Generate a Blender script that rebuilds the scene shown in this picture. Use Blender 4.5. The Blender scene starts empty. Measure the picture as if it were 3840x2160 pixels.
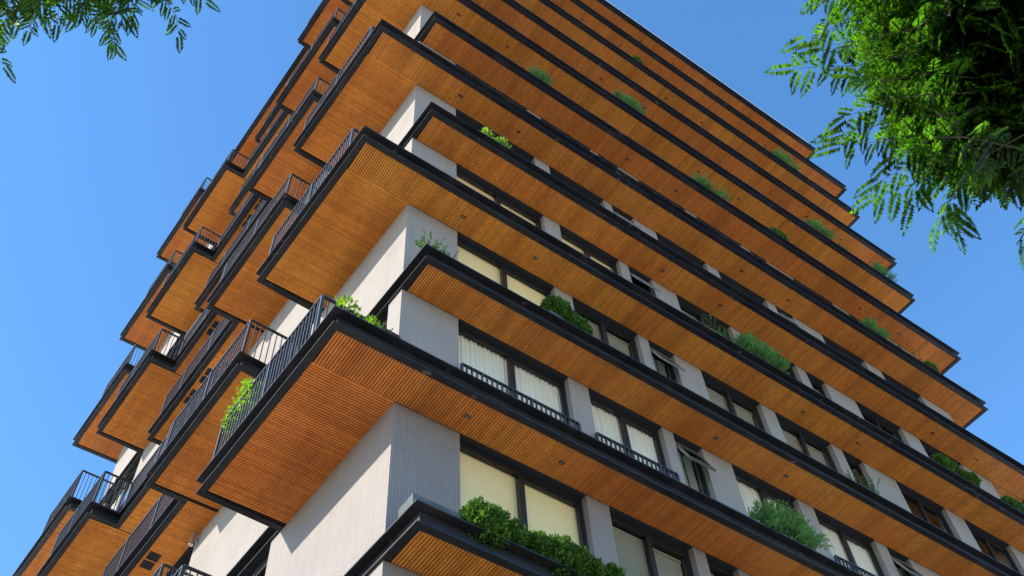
import bpy, bmesh, math, random
import numpy as np
from mathutils import Vector, Matrix

# ------------------------------------------------------------------ scene, camera, light
S = bpy.context.scene
COL = bpy.data.collections.new("Scene"); S.collection.children.link(COL)
EYE = 1.6
PHI = -0.038884359898140174                      # the left wall leans 2.2 degrees out of square
CAM = Vector((-4.83295, -8.94030, EYE))
RX = Vector((0.817571917719703, -0.5736286895485289, -0.05026217149074402))
RD = Vector((0.4555108757791237, 0.6976737953736905, -0.5529567047209083))
RF = Vector((0.35225842985379807, 0.4291869077403312, 0.831692609574733))
FPX = 3867.4385
cam = bpy.data.cameras.new("camera"); cam.sensor_width = 36; cam.lens = FPX / 3840 * 36
cam.clip_start = 0.05; cam.clip_end = 3000
co = bpy.data.objects.new("camera", cam); COL.objects.link(co)
co.matrix_world = Matrix(((RX.x, -RD.x, -RF.x, CAM.x), (RX.y, -RD.y, -RF.y, CAM.y), (RX.z, -RD.z, -RF.z, CAM.z), (0, 0, 0, 1)))
S.camera = co

SUN = Vector((-0.8246, 0.2834, 0.4896)).normalized()
el = math.asin(SUN.z); az = math.atan2(SUN.x, SUN.y)          # azimuth from +Y
w = bpy.data.worlds.new("World"); S.world = w; w.use_nodes = True
nt = w.node_tree; sky = nt.nodes.new("ShaderNodeTexSky"); sky.sky_type = 'NISHITA'; sky.sun_disc = False
sky.sun_elevation = el; sky.sun_rotation = az
sky.air_density = 1.0; sky.dust_density = 0.1; sky.ozone_density = 3.0; sky.altitude = 100
bg = nt.nodes["Background"]; bg.inputs[1].default_value = 0.134
hs = nt.nodes.new("ShaderNodeHueSaturation"); hs.inputs["Saturation"].default_value = 1.18; hs.inputs["Hue"].default_value = 0.4985
nt.links.new(sky.outputs[0], hs.inputs["Color"]); nt.links.new(hs.outputs[0], bg.inputs[0])
sl = bpy.data.lights.new("sun", 'SUN'); sl.energy = 2.75; sl.angle = math.radians(0.53); sl.color = (1.0, 0.89, 0.74)
so = bpy.data.objects.new("sun", sl); COL.objects.link(so)
so.rotation_euler = SUN.to_track_quat('Z', 'Y').to_euler()
S.view_settings.view_transform = 'Standard'; S.view_settings.look = 'None'
S.view_settings.exposure = 1.54; S.view_settings.gamma = 1
S.cycles.max_bounces = 8; S.cycles.transparent_max_bounces = 16
rnd = random.Random(7); nr = np.random.default_rng(7)

# ------------------------------------------------------------------ materials
def mat(name, base, rough=0.6, metal=0.0, spec=0.5):
    m = bpy.data.materials.new(name); m.use_nodes = True
    b = m.node_tree.nodes["Principled BSDF"]
    b.inputs["Base Color"].default_value = (*base, 1); b.inputs["Roughness"].default_value = rough
    b.inputs["Metallic"].default_value = metal; b.inputs["Specular IOR Level"].default_value = spec
    return m
class NG:
    def __init__(s, m): s.m = m; s.t = m.node_tree; s.b = s.t.nodes["Principled BSDF"]
    def n(s, k, **kw):
        x = s.t.nodes.new(k)
        for a, v in kw.items(): setattr(x, a, v)
        return x
    def l(s, a, b): s.t.links.new(a, b)
    def co(s, sc=(1, 1, 1)):
        g = s.n("ShaderNodeNewGeometry"); mp = s.n("ShaderNodeMapping"); mp.inputs["Scale"].default_value = sc
        s.l(g.outputs["Position"], mp.inputs[0]); return mp.outputs[0]
    def noise(s, sc, scale=1, detail=3, rough=0.55):
        x = s.n("ShaderNodeTexNoise"); x.inputs["Scale"].default_value = scale; x.inputs["Detail"].default_value = detail
        x.inputs["Roughness"].default_value = rough; s.l(s.co(sc), x.inputs["Vector"]); return x.outputs["Fac"]
    def ramp(s, f, stops):
        r = s.n("ShaderNodeValToRGB"); e = r.color_ramp.elements
        e[0].position = stops[0][0]; e[0].color = (*stops[0][1], 1); e[1].position = stops[1][0]; e[1].color = (*stops[1][1], 1)
        for p, c in stops[2:]:
            q = e.new(p); q.color = (*c, 1)
        s.l(f, r.inputs[0]); return r.outputs[0]
    def mul(s, a, b, fac=1.0):
        x = s.n("ShaderNodeMix", data_type='RGBA', blend_type='MULTIPLY'); x.inputs[0].default_value = fac
        s.l(a, x.inputs[6]); s.l(b, x.inputs[7]); return x.outputs[2]
    def math(s, op, a, b=None):
        x = s.n("ShaderNodeMath", operation=op)
        for i, v in enumerate((a, b)):
            if v is None: continue
            if isinstance(v, (int, float)): x.inputs[i].default_value = v
            else: s.l(v, x.inputs[i])
        return x.outputs[0]
    def bump(s, h, strength=0.3, dist=0.01):
        x = s.n("ShaderNodeBump"); x.inputs["Strength"].default_value = strength; x.inputs["Distance"].default_value = dist
        s.l(h, x.inputs["Height"]); s.l(x.outputs[0], s.b.inputs["Normal"])

def wood_material(name, lo, mid, hi):
    m = mat(name, (0.5, 0.2, 0.06), 0.55, spec=0.3); g = NG(m)
    geo = g.n("ShaderNodeNewGeometry")
    isl = g.ramp(geo.outputs["Random Per Island"], [(0.0, (0.80, 0.74, 0.70)), (1.0, (1.16, 1.14, 1.08)), (0.5, (1, 1, 1))])
    big = g.ramp(g.noise((0.55, 0.55, 0.9), 1.0, 2), [(0.30, lo), (0.52, mid), (0.72, hi)])
    pan = g.ramp(g.noise((1.9, 0.22, 3.0), 1.0, 2, 0.4), [(0.34, (0.80, 0.74, 0.70)), (0.52, (1, 1, 1)), (0.70, (1.07, 1.06, 1.03))])
    c = g.mul(big, isl, 0.65); c = g.mul(c, pan, 0.8)
    fine = g.ramp(g.noise((9, 9, 9), 1.0, 4), [(0.35, (0.86, 0.84, 0.82)), (0.6, (1.03, 1.03, 1.03))])
    c = g.mul(c, fine); g.l(c, g.b.inputs["Base Color"]); return m
M = {}
M['wood'] = wood_material("cedar_boards", (0.76, 0.245, 0.040), (0.81, 0.285, 0.046), (0.83, 0.325, 0.052))
M['wood_red'] = wood_material("cedar_boards_reddish", (0.72, 0.215, 0.040), (0.78, 0.252, 0.046), (0.81, 0.292, 0.052))
M['wood_gold'] = wood_material("cedar_boards_golden", (0.77, 0.262, 0.038), (0.82, 0.302, 0.044), (0.84, 0.340, 0.050))
M['batten'] = mat("dark_batten", (0.022, 0.009, 0.004), 0.9)
def steel():
    m = mat("black_painted_steel", (0.02, 0.02, 0.022), 0.32, spec=0.4); g = NG(m)
    n = g.noise((1.2, 1.2, 6), 1.0, 5)
    g.l(g.ramp(n, [(0.38, (0.013, 0.013, 0.015)), (0.60, (0.023, 0.023, 0.025)), (0.72, (0.045, 0.042, 0.038))]), g.b.inputs["Base Color"])
    base = g.b.inputs["Base Color"].links[0].from_socket; gm = g.ramp(g.noise((5, 5, 22), 1.0, 6, 0.7), [(0.60, (0, 0, 0)), (0.66, (1, 1, 1))]); g2 = g.ramp(g.noise((0.5, 0.5, 0.9), 1.0, 2), [(0.52, (0, 0, 0)), (0.60, (1, 1, 1))])
    mk = g.mul(gm, g2); mx = g.n("ShaderNodeMix", data_type='RGBA'); g.l(mk, mx.inputs[0]); g.l(base, mx.inputs[6]); mx.inputs[7].default_value = (0.16, 0.145, 0.125, 1); g.l(mx.outputs[2], g.b.inputs["Base Color"])
    r = g.n("ShaderNodeMapRange"); r.inputs[3].default_value = 0.3; r.inputs[4].default_value = 0.55
    g.l(g.noise((3, 3, 9), 1.0, 3), r.inputs[0]); g.l(r.outputs[0], g.b.inputs["Roughness"])
    g.bump(g.noise((2.5, 2.5, 14), 1.0, 2), 0.12, 0.01); return m
M['steel'] = steel()
M['rail'] = mat("railing_paint", (0.032, 0.032, 0.036), 0.38, spec=0.6)
M['frame'] = mat("window_frame_paint", (0.014, 0.014, 0.016), 0.4)
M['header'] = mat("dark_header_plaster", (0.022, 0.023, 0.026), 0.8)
def tiles():
    m = mat("grey_mosaic_tile", (0.5, 0.47, 0.45), 0.65, spec=0.35); g = NG(m)
    geo = g.n("ShaderNodeNewGeometry"); sp = g.n("ShaderNodeSeparateXYZ"); g.l(geo.outputs["Position"], sp.inputs[0])
    u = g.math('ADD', sp.outputs[0], sp.outputs[1]); cb = g.n("ShaderNodeCombineXYZ"); g.l(u, cb.inputs[0]); g.l(sp.outputs[2], cb.inputs[1])
    br = g.n("ShaderNodeTexBrick"); br.offset = 0.0; g.l(cb.outputs[0], br.inputs["Vector"])
    br.inputs["Scale"].default_value = 1; br.inputs["Brick Width"].default_value = 0.05; br.inputs["Row Height"].default_value = 0.03
    br.inputs["Mortar Size"].default_value = 0.0045; br.inputs["Mortar Smooth"].default_value = 0.3
    br.inputs["Color1"].default_value = (0.264, 0.237, 0.212, 1); br.inputs["Color2"].default_value = (0.292, 0.264, 0.238, 1); br.inputs["Mortar"].default_value = (0.15, 0.136, 0.13, 1)
    st = g.ramp(g.noise((7, 7, 0.35), 1.0, 4), [(0.34, (0.95, 0.95, 0.955)), (0.55, (1, 1, 1)), (0.78, (1.04, 1.035, 1.03))])
    c = g.mul(br.outputs["Color"], st); bl = g.ramp(g.noise((0.8, 0.8, 1.1), 1.0, 3), [(0.3, (0.92, 0.91, 0.92)), (0.65, (1.04, 1.03, 1.02))])
    g.l(g.mul(c, bl), g.b.inputs["Base Color"]); g.bump(br.outputs["Fac"], 0.12, -0.004); return m
M['tile'] = tiles()
def stucco():
    m = mat("pale_grey_render", (0.27, 0.25, 0.235), 0.85, spec=0.2); g = NG(m)
    c = g.ramp(g.noise((1.1, 1.1, 1.3), 1.0, 4), [(0.3, (0.264, 0.239, 0.215)), (0.7, (0.307, 0.280, 0.252))])
    st = g.ramp(g.noise((13, 13, 0.5), 1.0, 3), [(0.30, (0.90, 0.90, 0.91)), (0.46, (1, 1, 1)), (0.72, (1.0, 1.0, 1.0)), (0.80, (1.16, 1.15, 1.13))])
    gr = g.ramp(g.noise((60, 60, 60), 1.0, 2), [(0.3, (0.93, 0.93, 0.93)), (0.7, (1.05, 1.05, 1.05))])
    g.l(g.mul(g.mul(c, st), gr), g.b.inputs["Base Color"]); g.bump(g.noise((40, 40, 40), 1.0, 3), 0.25, 0.004); return m
M['stucco'] = stucco()
M['slab'] = mat("slab_concrete", (0.16, 0.155, 0.15), 0.85)
M['core'] = mat("dark_interior", (0.045, 0.045, 0.045), 0.9)  # near-black colour stands in for the darkness of unlit rooms
def glass(name, tint, ior=1.5):
    m = bpy.data.materials.new(name); m.use_nodes = True; t = m.node_tree; t.nodes.clear()
    o = t.nodes.new("ShaderNodeOutputMaterial"); mx = t.nodes.new("ShaderNodeMixShader"); a = t.nodes.new("ShaderNodeBsdfTransparent")
    b = t.nodes.new("ShaderNodeBsdfGlossy"); f = t.nodes.new("ShaderNodeFresnel"); f.inputs[0].default_value = ior
    a.inputs[0].default_value = (*tint, 1); b.inputs["Roughness"].default_value = 0.01; b.inputs["Color"].default_value = (0.85, 0.9, 0.9, 1)
    gm = t.nodes.new("ShaderNodeNewGeometry"); iv = t.nodes.new("ShaderNodeMath"); iv.operation = 'SUBTRACT'; iv.inputs[0].default_value = 1; t.links.new(gm.outputs["Backfacing"], iv.inputs[1])
    pr = t.nodes.new("ShaderNodeMath"); pr.operation = 'MULTIPLY'; t.links.new(f.outputs[0], pr.inputs[0]); t.links.new(iv.outputs[0], pr.inputs[1])
    t.links.new(pr.outputs[0], mx.inputs[0]); t.links.new(a.outputs[0], mx.inputs[1]); t.links.new(b.outputs[0], mx.inputs[2]); t.links.new(mx.outputs[0], o.inputs[0])
    return m
M['glass'] = glass("window_glass", (0.97, 0.98, 0.965)); M['tint'] = glass("tinted_glass", (0.62, 0.68, 0.64), 1.6)
def cloth(name, base, lo, hi, sc=(1, 1, 1)):
    m = mat(name, base, 0.9, spec=0.1); g = NG(m)
    g.l(g.ramp(g.noise(sc, 1.0, 2), [(0.3, lo), (0.7, hi)]), g.b.inputs["Base Color"]); return m
M['cream'] = cloth("cream_reflection", (0.9, 0.73, 0.42), (0.90, 0.68, 0.36), (0.93, 0.74, 0.43), (0.5, 0.5, 0.5))  # colour imitates a sunlit cream facade mirrored in the glass
M['warm'] = cloth("amber_window_sheet", (0.88, 0.66, 0.36), (0.88, 0.60, 0.28), (0.90, 0.68, 0.40), (0.5, 0.5, 0.5))  # amber-toned sheet close behind the glass
M['grey'] = cloth("grey_green_roller_blind", (0.42, 0.44, 0.37), (0.22, 0.215, 0.165), (0.27, 0.262, 0.205), (0.5, 0.5, 0.5))
M['curtain'] = cloth("white_pleated_curtain", (0.9, 0.88, 0.8), (0.74, 0.70, 0.60), (0.82, 0.78, 0.69), (1, 1, 0.4))
M['led'] = mat("lamp_reflector", (0.75, 0.75, 0.7), 0.2, 0.6); M['alu'] = mat("brushed_aluminium", (0.62, 0.61, 0.58), 0.3, 0.9)
M['planter'] = cloth("weathered_planter_paint", (0.1, 0.12, 0.12), (0.075, 0.095, 0.095), (0.13, 0.15, 0.145), (2, 2, 3))
M['flash'] = mat("light_metal_flashing", (0.72, 0.74, 0.78), 0.4, 0.1)
M['soil'] = mat("planter_soil", (0.05, 0.035, 0.02), 0.95)
def leafmat(name, a, b, c, trans=0.45, tm=(1.5, 1.9, 0.5), nz_=(2.2, 0.8, 1.12)):
    m = bpy.data.materials.new(name); m.use_nodes = True; g = NG(m); t = g.t
    geo = g.n("ShaderNodeNewGeometry"); col = g.ramp(geo.outputs["Random Per Island"], [(0.0, a), (1.0, c), (0.5, b)])
    nz = g.ramp(g.noise((nz_[0],) * 3, 1.0, 2), [(0.38, (nz_[1],) * 3), (0.62, (nz_[2],) * 3)]); col = g.mul(col, nz)
    g.l(col, g.b.inputs["Base Color"]); g.b.inputs["Roughness"].default_value = 0.42; g.b.inputs["Specular IOR Level"].default_value = 0.2
    tr = g.n("ShaderNodeBsdfTranslucent"); br = g.n("ShaderNodeMix", data_type='RGBA', blend_type='MULTIPLY'); br.inputs[0].default_value = 1
    g.l(col, br.inputs[6]); br.inputs[7].default_value = (*tm, 1); g.l(br.outputs[2], tr.inputs[0])
    mx = g.n("ShaderNodeMixShader"); mx.inputs[0].default_value = trans; o = t.nodes["Material Output"]
    g.l(g.b.outputs[0], mx.inputs[1]); g.l(tr.outputs[0], mx.inputs[2]); g.l(mx.outputs[0], o.inputs[0]); return m
M['leaf'] = leafmat("pinnate_leaf", (0.006, 0.014, 0.003), (0.013, 0.030, 0.005), (0.028, 0.055, 0.007), 0.5, (6.5, 8.5, 1.6), (4.5, 0.26, 1.4))  # wide noise range paints lit and shaded fronds into the leaf colour
M['leafdark'] = leafmat("pinnate_leaf_deep", (0.014, 0.032, 0.005), (0.026, 0.060, 0.007), (0.055, 0.11, 0.010), 0.45, (3.6, 4.2, 0.7), (5.0, 0.45, 1.4))
M['mock'] = leafmat("glossy_hedge_leaf", (0.025, 0.06, 0.014), (0.055, 0.12, 0.024), (0.20, 0.33, 0.055), 0.35)  # lightest random tone puts sunlit hedge leaves into the colour
M['feather'] = leafmat("feathery_needle", (0.10, 0.19, 0.065), (0.15, 0.29, 0.10), (0.20, 0.37, 0.13), 0.3)
M['lime'] = leafmat("lime_leaf", (0.12, 0.20, 0.022), (0.20, 0.31, 0.032), (0.30, 0.42, 0.05), 0.42)
def bark():
    m = mat("tree_bark", (0.07, 0.05, 0.035), 0.9); g = NG(m)
    g.l(g.ramp(g.noise((9, 9, 2), 1.0, 5), [(0.35, (0.035, 0.026, 0.018)), (0.65, (0.11, 0.085, 0.06))]), g.b.inputs["Base Color"])
    g.bump(g.noise((14, 14, 3), 1.0, 4), 0.6, 0.03); return m
M['bark'] = bark()
def ground_mat(name, a, b, sc):
    m = mat(name, a, 0.9); g = NG(m); g.l(g.ramp(g.noise((sc, sc, sc), 1.0, 6), [(0.3, a), (0.7, b)]), g.b.inputs["Base Color"]); return m
M['asphalt'] = ground_mat("asphalt", (0.045, 0.045, 0.047), (0.07, 0.07, 0.07), 3)
M['pave'] = ground_mat("pale_paving", (0.56, 0.51, 0.44), (0.64, 0.59, 0.51), 2)
M['earth'] = ground_mat("city_ground", (0.52, 0.46, 0.38), (0.60, 0.54, 0.45), 0.4)
M['kerb'] = mat("kerb_stone", (0.34, 0.33, 0.31), 0.85); M['paint'] = mat("road_paint", (0.75, 0.75, 0.72), 0.7)

# ------------------------------------------------------------------ mesh helpers
class MB:
    def __init__(s): s.v = []; s.f = []; s.mi = []
    def add(s, vs, fs, mi=0):
        o = len(s.v); s.v += [tuple(v) for v in vs]; s.f += [tuple(o + i for i in f) for f in fs]; s.mi += [mi] * len(fs)
    def prism(s, poly, z0, z1, mi=0):
        n = len(poly)
        s.add([(p[0], p[1], z0) for p in poly] + [(p[0], p[1], z1) for p in poly],
              [tuple(range(n - 1, -1, -1)), tuple(range(n, 2 * n))] + [(i, (i + 1) % n, n + (i + 1) % n, n + i) for i in range(n)], mi)
    def box(s, x0, x1, y0, y1, z0, z1, mi=0): s.prism([(x0, y0), (x1, y0), (x1, y1), (x0, y1)], z0, z1, mi)
    def obox(s, c, ax, ay, az_, mi=0):      # oriented box: centre and three half vectors
        c, ax, ay, az_ = map(Vector, (c, ax, ay, az_)); vs = []
        for k in (-1, 1):
            for i, j in ((-1, -1), (1, -1), (1, 1), (-1, 1)): vs.append(c + ax * i + ay * j + az_ * k)
        s.add(vs, [(3, 2, 1, 0), (4, 5, 6, 7), (0, 1, 5, 4), (1, 2, 6, 5), (2, 3, 7, 6), (3, 0, 4, 7)], mi)
    def bar(s, a, b, wx, wz, mi=0):          # horizontal or sloping bar of section wx by wz
        a, b = Vector(a), Vector(b); d = b - a; L = d.length; d.normalize()
        sd = d.cross(Vector((0, 0, 1))); sd = sd.normalized() if sd.length > 1e-4 else Vector((1, 0, 0)); up = sd.cross(d)
        s.obox((a + b) / 2, d * L / 2, sd * wx / 2, up * wz / 2, mi)
    def tube(s, pts, rad, n=8, mi=0):
        pts = [Vector(p) for p in pts]; rings = []; o = len(s.v); up = Vector((0.3, 0.2, 1)).normalized()
        for i, p in enumerate(pts):
            d = (pts[min(i + 1, len(pts) - 1)] - pts[max(i - 1, 0)]).normalized(); a = d.cross(up)
            if a.length < 1e-3: a = d.cross(Vector((1, 0, 0)))
            a.normalize(); b = d.cross(a); r = rad[i] if hasattr(rad, '__len__') else rad
            for k in range(n):
                t = 2 * math.pi * k / n; s.v.append(tuple(p + (a * math.cos(t) + b * math.sin(t)) * r))
        for i in range(len(pts) - 1):
            for k in range(n):
                s.f.append((o + i * n + k, o + i * n + (k + 1) % n, o + (i + 1) * n + (k + 1) % n, o + (i + 1) * n + k)); s.mi.append(mi)
        s.f.append(tuple(o + k for k in range(n))[::-1]); s.mi.append(mi); q = o + (len(pts) - 1) * n
        s.f.append(tuple(q + k for k in range(n))); s.mi.append(mi)
    def build(s, name, mats, parent=None, loc=None, tri=False, smooth=False):
        me = bpy.data.meshes.new(name)
        vs = s.v if loc is None else [(a - loc[0], b - loc[1], c - loc[2]) for a, b, c in s.v]
        me.from_pydata(vs, [], s.f)
        for m in (mats if isinstance(mats, (list, tuple)) else [mats]): me.materials.append(m)
        if len(me.materials) > 1: me.polygons.foreach_set("material_index", s.mi)
        if tri:
            bm = bmesh.new(); bm.from_mesh(me); bmesh.ops.triangulate(bm, faces=[f for f in bm.faces if len(f.verts) > 4]); bm.to_mesh(me); bm.free()
        if smooth: me.polygons.foreach_set("use_smooth", [True] * len(me.polygons))
        me.update(); o = bpy.data.objects.new(name, me); COL.objects.link(o)
        if loc is not None: o.location = loc
        if parent: o.parent = parent
        return o
def tag(o, label, cat, group=None):
    o["label"] = label; o["category"] = cat
    if group: o["group"] = group
    return o
def thing(name, label, cat, loc=(0, 0, 0), group=None):
    o = bpy.data.objects.new(name, None); COL.objects.link(o); o.location = loc; o.empty_display_size = 0.3
    return tag(o, label, cat, group)
def struct(o): o["kind"] = "structure"; return o
def empty_part(name, parent, loc=(0, 0, 0), rz=0):
    o = bpy.data.objects.new(name, None); COL.objects.link(o); o.location = loc; o.rotation_euler = (0, 0, rz); o.parent = parent; return o
def copy_part(o, parent, loc=None, rz=None):
    c = o.copy(); COL.objects.link(c); c.parent = parent
    if loc is not None: c.location = loc
    if rz is not None: c.rotation_euler = (0, 0, rz)
    for ch in list(o.children): copy_part(ch, c)
    return c

# ------------------------------------------------------------------ dimensions of the tower
H = 3.1; Z0 = 12.1324255 + EYE                    # soffit of slab 0
ZL = lambda k: Z0 + k * H
def TS(t, s): return (t * math.sin(PHI) - s * math.cos(PHI), t * math.cos(PHI) + s * math.sin(PHI))
def tFront(s, y=-0.82): return (y - s * math.sin(PHI)) / math.cos(PHI)
XW = 20.02; TW = 18.30; YB = 19.14
EVEN = [(None, 3.38, 1.54), (3.38, 6.78, 0.045), (6.78, 11.58, 0.77), (11.58, 15.18, 1.51), (15.18, 19.16, 0.045)]
ODD = [(None, 3.10, 0.045), (3.10, 6.84, 1.53), (6.84, 11.60, 0.77), (11.60, 15.10, 0.045), (15.10, 19.18, 1.48)]
ROOF = [(None, 19.16, 0.87)]
def segs(k): return ROOF if k == 10 else (EVEN if k % 2 == 0 else ODD)
def xend(k): return 21.03 if k % 2 == 0 else 21.66
def outline(k):
    sg = segs(k); P = [TS(tFront(sg[0][2]), sg[0][2]), (xend(k), -0.82), (xend(k), YB)]
    for t0, t1, s in reversed(sg):
        P.append(TS(t1, s))
        if t0 is not None: P.append(TS(t0, s))
    return P
def offset(P, d):
    n = len(P); out = []
    for i in range(n):
        p0, p, p1 = (Vector(P[(i + j) % n]).to_2d() if False else Vector((*P[(i + j) % n], 0)) for j in (-1, 0, 1))
        a = (p - p0).normalized(); b = (p1 - p).normalized(); na = Vector((-a.y, a.x, 0)); nb = Vector((-b.y, b.x, 0))
        q = (na + nb); q = q / max(0.2, q.dot(na)); out.append((p.x + q.x * d, p.y + q.y * d))
    return out
PROFILE = [(0, 0), (0.125, 0), (0.125, 0.325), (-0.04, 0.325), (-0.04, 0.303), (0.105, 0.303), (0.105, 0.016), (0, 0.016)]

# ------------------------------------------------------------------ the apartment tower
tower = thing("apartment_tower", "tall apartment tower with timber-lined overhanging eaves, black steel slab edges and grey tiled walls", "building")
PITCH = 0.0494; BW = 0.0354
def fascia(k, parent):
    P = outline(k); rings = [offset(P, d) for d, _ in PROFILE]; n = len(P); m = len(PROFILE); b = MB()
    vs = [(rings[j][i][0], rings[j][i][1], ZL(k) + PROFILE[j][1]) for i in range(n) for j in range(m)]
    b.add(vs, [(i * m + j, ((i + 1) % n) * m + j, ((i + 1) % n) * m + (j + 1) % m, i * m + (j + 1) % m) for i in range(n) for j in range(m)])
    # splice plates, bolts on the web of the street face
    x = 1.9 + (k % 3) * 0.7
    while x < xend(k) - 1:
        z = ZL(k)
        b.box(x - 0.14, x + 0.14, -0.723, -0.7155, z + 0.03, z + 0.285)
        for dx in (-0.09, 0.09):
            for dz in (0.08, 0.23): b.box(x + dx - 0.011, x + dx + 0.011, -0.733, -0.7155, z + dz - 0.011, z + dz + 0.011)
        b.box(x - 0.003, x + 0.003, -0.815, -0.70, z - 0.0025, z + 0.001)
        x += 3.05
    return b.build("steel_fascia", M['steel'], parent)
def boards(k, parent):
    b = MB(); z0 = ZL(k) + 0.010; z1 = z0 + 0.0125; sg = segs(k)
    def slat(x0, x1, y0, y1):
        j = rnd.uniform(-0.0012, 0.0012); b.box(x0, x1, y0, y1, z0 + j, z1)
    ins = 0.128
    def xl(y, s): return TS(0, s - ins)[0] + y * math.tan(PHI)
    # street strip, boards run away from the street
    s0 = sg[0][2]; x = max(xl(-0.4, s0) + 0.012, xl(-0.4, s0) + 0.012); xe = xend(k) - ins
    while x < xe - BW:
        y0, y1 = -0.692, -0.006
        if x < xl(y1, s0): y0 = y0
        slat(x, x + BW, y0 + rnd.uniform(-0.001, 0.001), y1 - 0.004); x += PITCH
    # left side
    for t0, t1, s in sg:
        if s < 0.2: continue
        a = 0.012 if t0 is None else t0 * math.cos(PHI) - s * 0.0389 + ins + 0.004
        e = t1 * math.cos(PHI) - s * 0.0389 - ins if t1 not in (3.38, 3.10) or True else t1
        nxt = [q for q in sg if q[0] == t1]
        if nxt and nxt[0][2] > s: e = t1 * math.cos(PHI) - s * 0.0389 + ins
        prv = [q for q in sg if q[1] == t0]
        if prv and 0.2 < prv[0][2] < s: a = t0 + ins
        elif prv and prv[0][2] > s: a = t0 - ins * 0.9
        y = a
        if t0 is None: b.box(xl(0, s) + 0.01, 0.0, -0.004, 0.010, z0 - 0.004, z1)   # trim board where the two fields meet
        while y < min(e, TW - 0.02) - BW:
            slat(xl(y, s) + 0.004, y * math.tan(PHI) + 0.02, y, y + BW); y += PITCH
    # rear strip
    s = sg[-1][2]
    if s > 0.2 or True:
        x = xl(18.6, s) + 0.01
        b.box(xl(18.3, s) + 0.01, TS(TW, 0)[0] + 0.02, TW - 0.022, TW + 0.0, z0 - 0.004, z1)
        while x < min(xe, 6.0): slat(x, x + BW, TW + 0.006, YB - ins - 0.08); x += PITCH
    # far end strip, boards run along the street
    y = 0.004
    while y < TW: slat(XW + 0.004, xe, y, y + BW); y += PITCH
    return b.build("soffit_boards", M['wood_red' if k in (0, 5, 7, 9, 10) else ('wood_gold' if k in (-1, 2, 6) else 'wood')], parent)
def slab(k):
    b = MB(); P = offset(outline(k), 0.13); b.prism(P, ZL(k) + 0.040, ZL(k) + 0.315)
    # dark lining just above the boards, and the dark window head of the recesses
    o = b.build("eave_slab", M['slab'], tower, tri=True)
    c = MB(); c.prism(offset(outline(k), 0.131), ZL(k) + 0.0230, ZL(k) + 0.0385)
    c.build("soffit_lining", M['batten'], o, tri=True)
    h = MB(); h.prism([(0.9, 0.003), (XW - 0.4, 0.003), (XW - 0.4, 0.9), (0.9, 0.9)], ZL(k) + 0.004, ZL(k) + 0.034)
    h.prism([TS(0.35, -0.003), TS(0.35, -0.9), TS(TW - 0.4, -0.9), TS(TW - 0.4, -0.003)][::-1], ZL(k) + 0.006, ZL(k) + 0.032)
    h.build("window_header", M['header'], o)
    boards(k, o); fascia(k, o)
    if k == 10:
        r = MB(); r.box(-0.7, 20.62, -0.852, -0.82, ZL(k) + 0.3265, ZL(k) + 0.475)
        r.build("roof_flashing", M['flash'], o)
    return o
PIERS = [(0, 1.19), (3.67, 4.15), (5.98, 6.27), (7.03, 7.83), (9.68, 10.15), (12.02, 12.40), (13.13, 14.31), (16.15, 16.89), (18.72, 20.02)]
LEFT_E = [(0.30, 0.42), (3.38, 7.60), (11.25, 11.75), (15.15, 18.30)]
LEFT_O = [(0.30, 3.66), (6.75, 7.15), (11.30, 15.0), (17.75, 18.30)]
def walls(s_, z0, corner='corner_wall', pier='pier', panel='wall_panel', end='end_wall'):
    z1 = ZL(s_ + 1) + 0.010; wm = M['tile'] if s_ < 0 else M['stucco']
    b = MB(); b.prism([(0, 0), (1.19, 0), (1.19, 0.3), (0.3 * math.tan(PHI), 0.3)], z0, z1)
    b.prism([TS(0.3015, -0.3), TS(0.42 if s_ % 2 == 0 else 3.66, -0.3), TS(0.42 if s_ % 2 == 0 else 3.66, 0), TS(0.3015, 0)], z0, z1 - 0.001)
    b.build(corner, wm, tower)
    for a, c in PIERS[1:-1]: b = MB(); b.box(a, c, 0, 0.3, z0, z1); b.build(pier, wm, tower)
    b = MB(); b.box(18.72, XW, 0, TW, z0, z1); b.prism([TS(TW - 0.001, -0.31), (18.719, TW - 0.3), (18.719, TW), TS(TW - 0.001, 0)], z0, z1 - 0.002); b.build(end, wm, tower)
    for a, c in (LEFT_E if s_ % 2 == 0 else LEFT_O)[1:]:
        b = MB(); b.prism([TS(a, -0.3), TS(c, -0.3), TS(c, 0), TS(a, 0)], z0, z1); b.build(panel, wm, tower)
KLO = -2
for k in range(KLO, 11): slab(k)
for s_ in range(KLO, 10): walls(s_, ZL(s_) + 0.316)
walls(KLO - 1, 0.0, 'base_corner', 'base_pier', 'base_panel', 'base_end_wall')
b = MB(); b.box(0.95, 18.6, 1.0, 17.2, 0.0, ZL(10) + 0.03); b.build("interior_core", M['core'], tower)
b = MB(); b.box(1.1, 18.8, 0.15, 0.18, 0.1, ZL(KLO)); b.build("ground_storey_glazing", M['tint'], tower)

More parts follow.
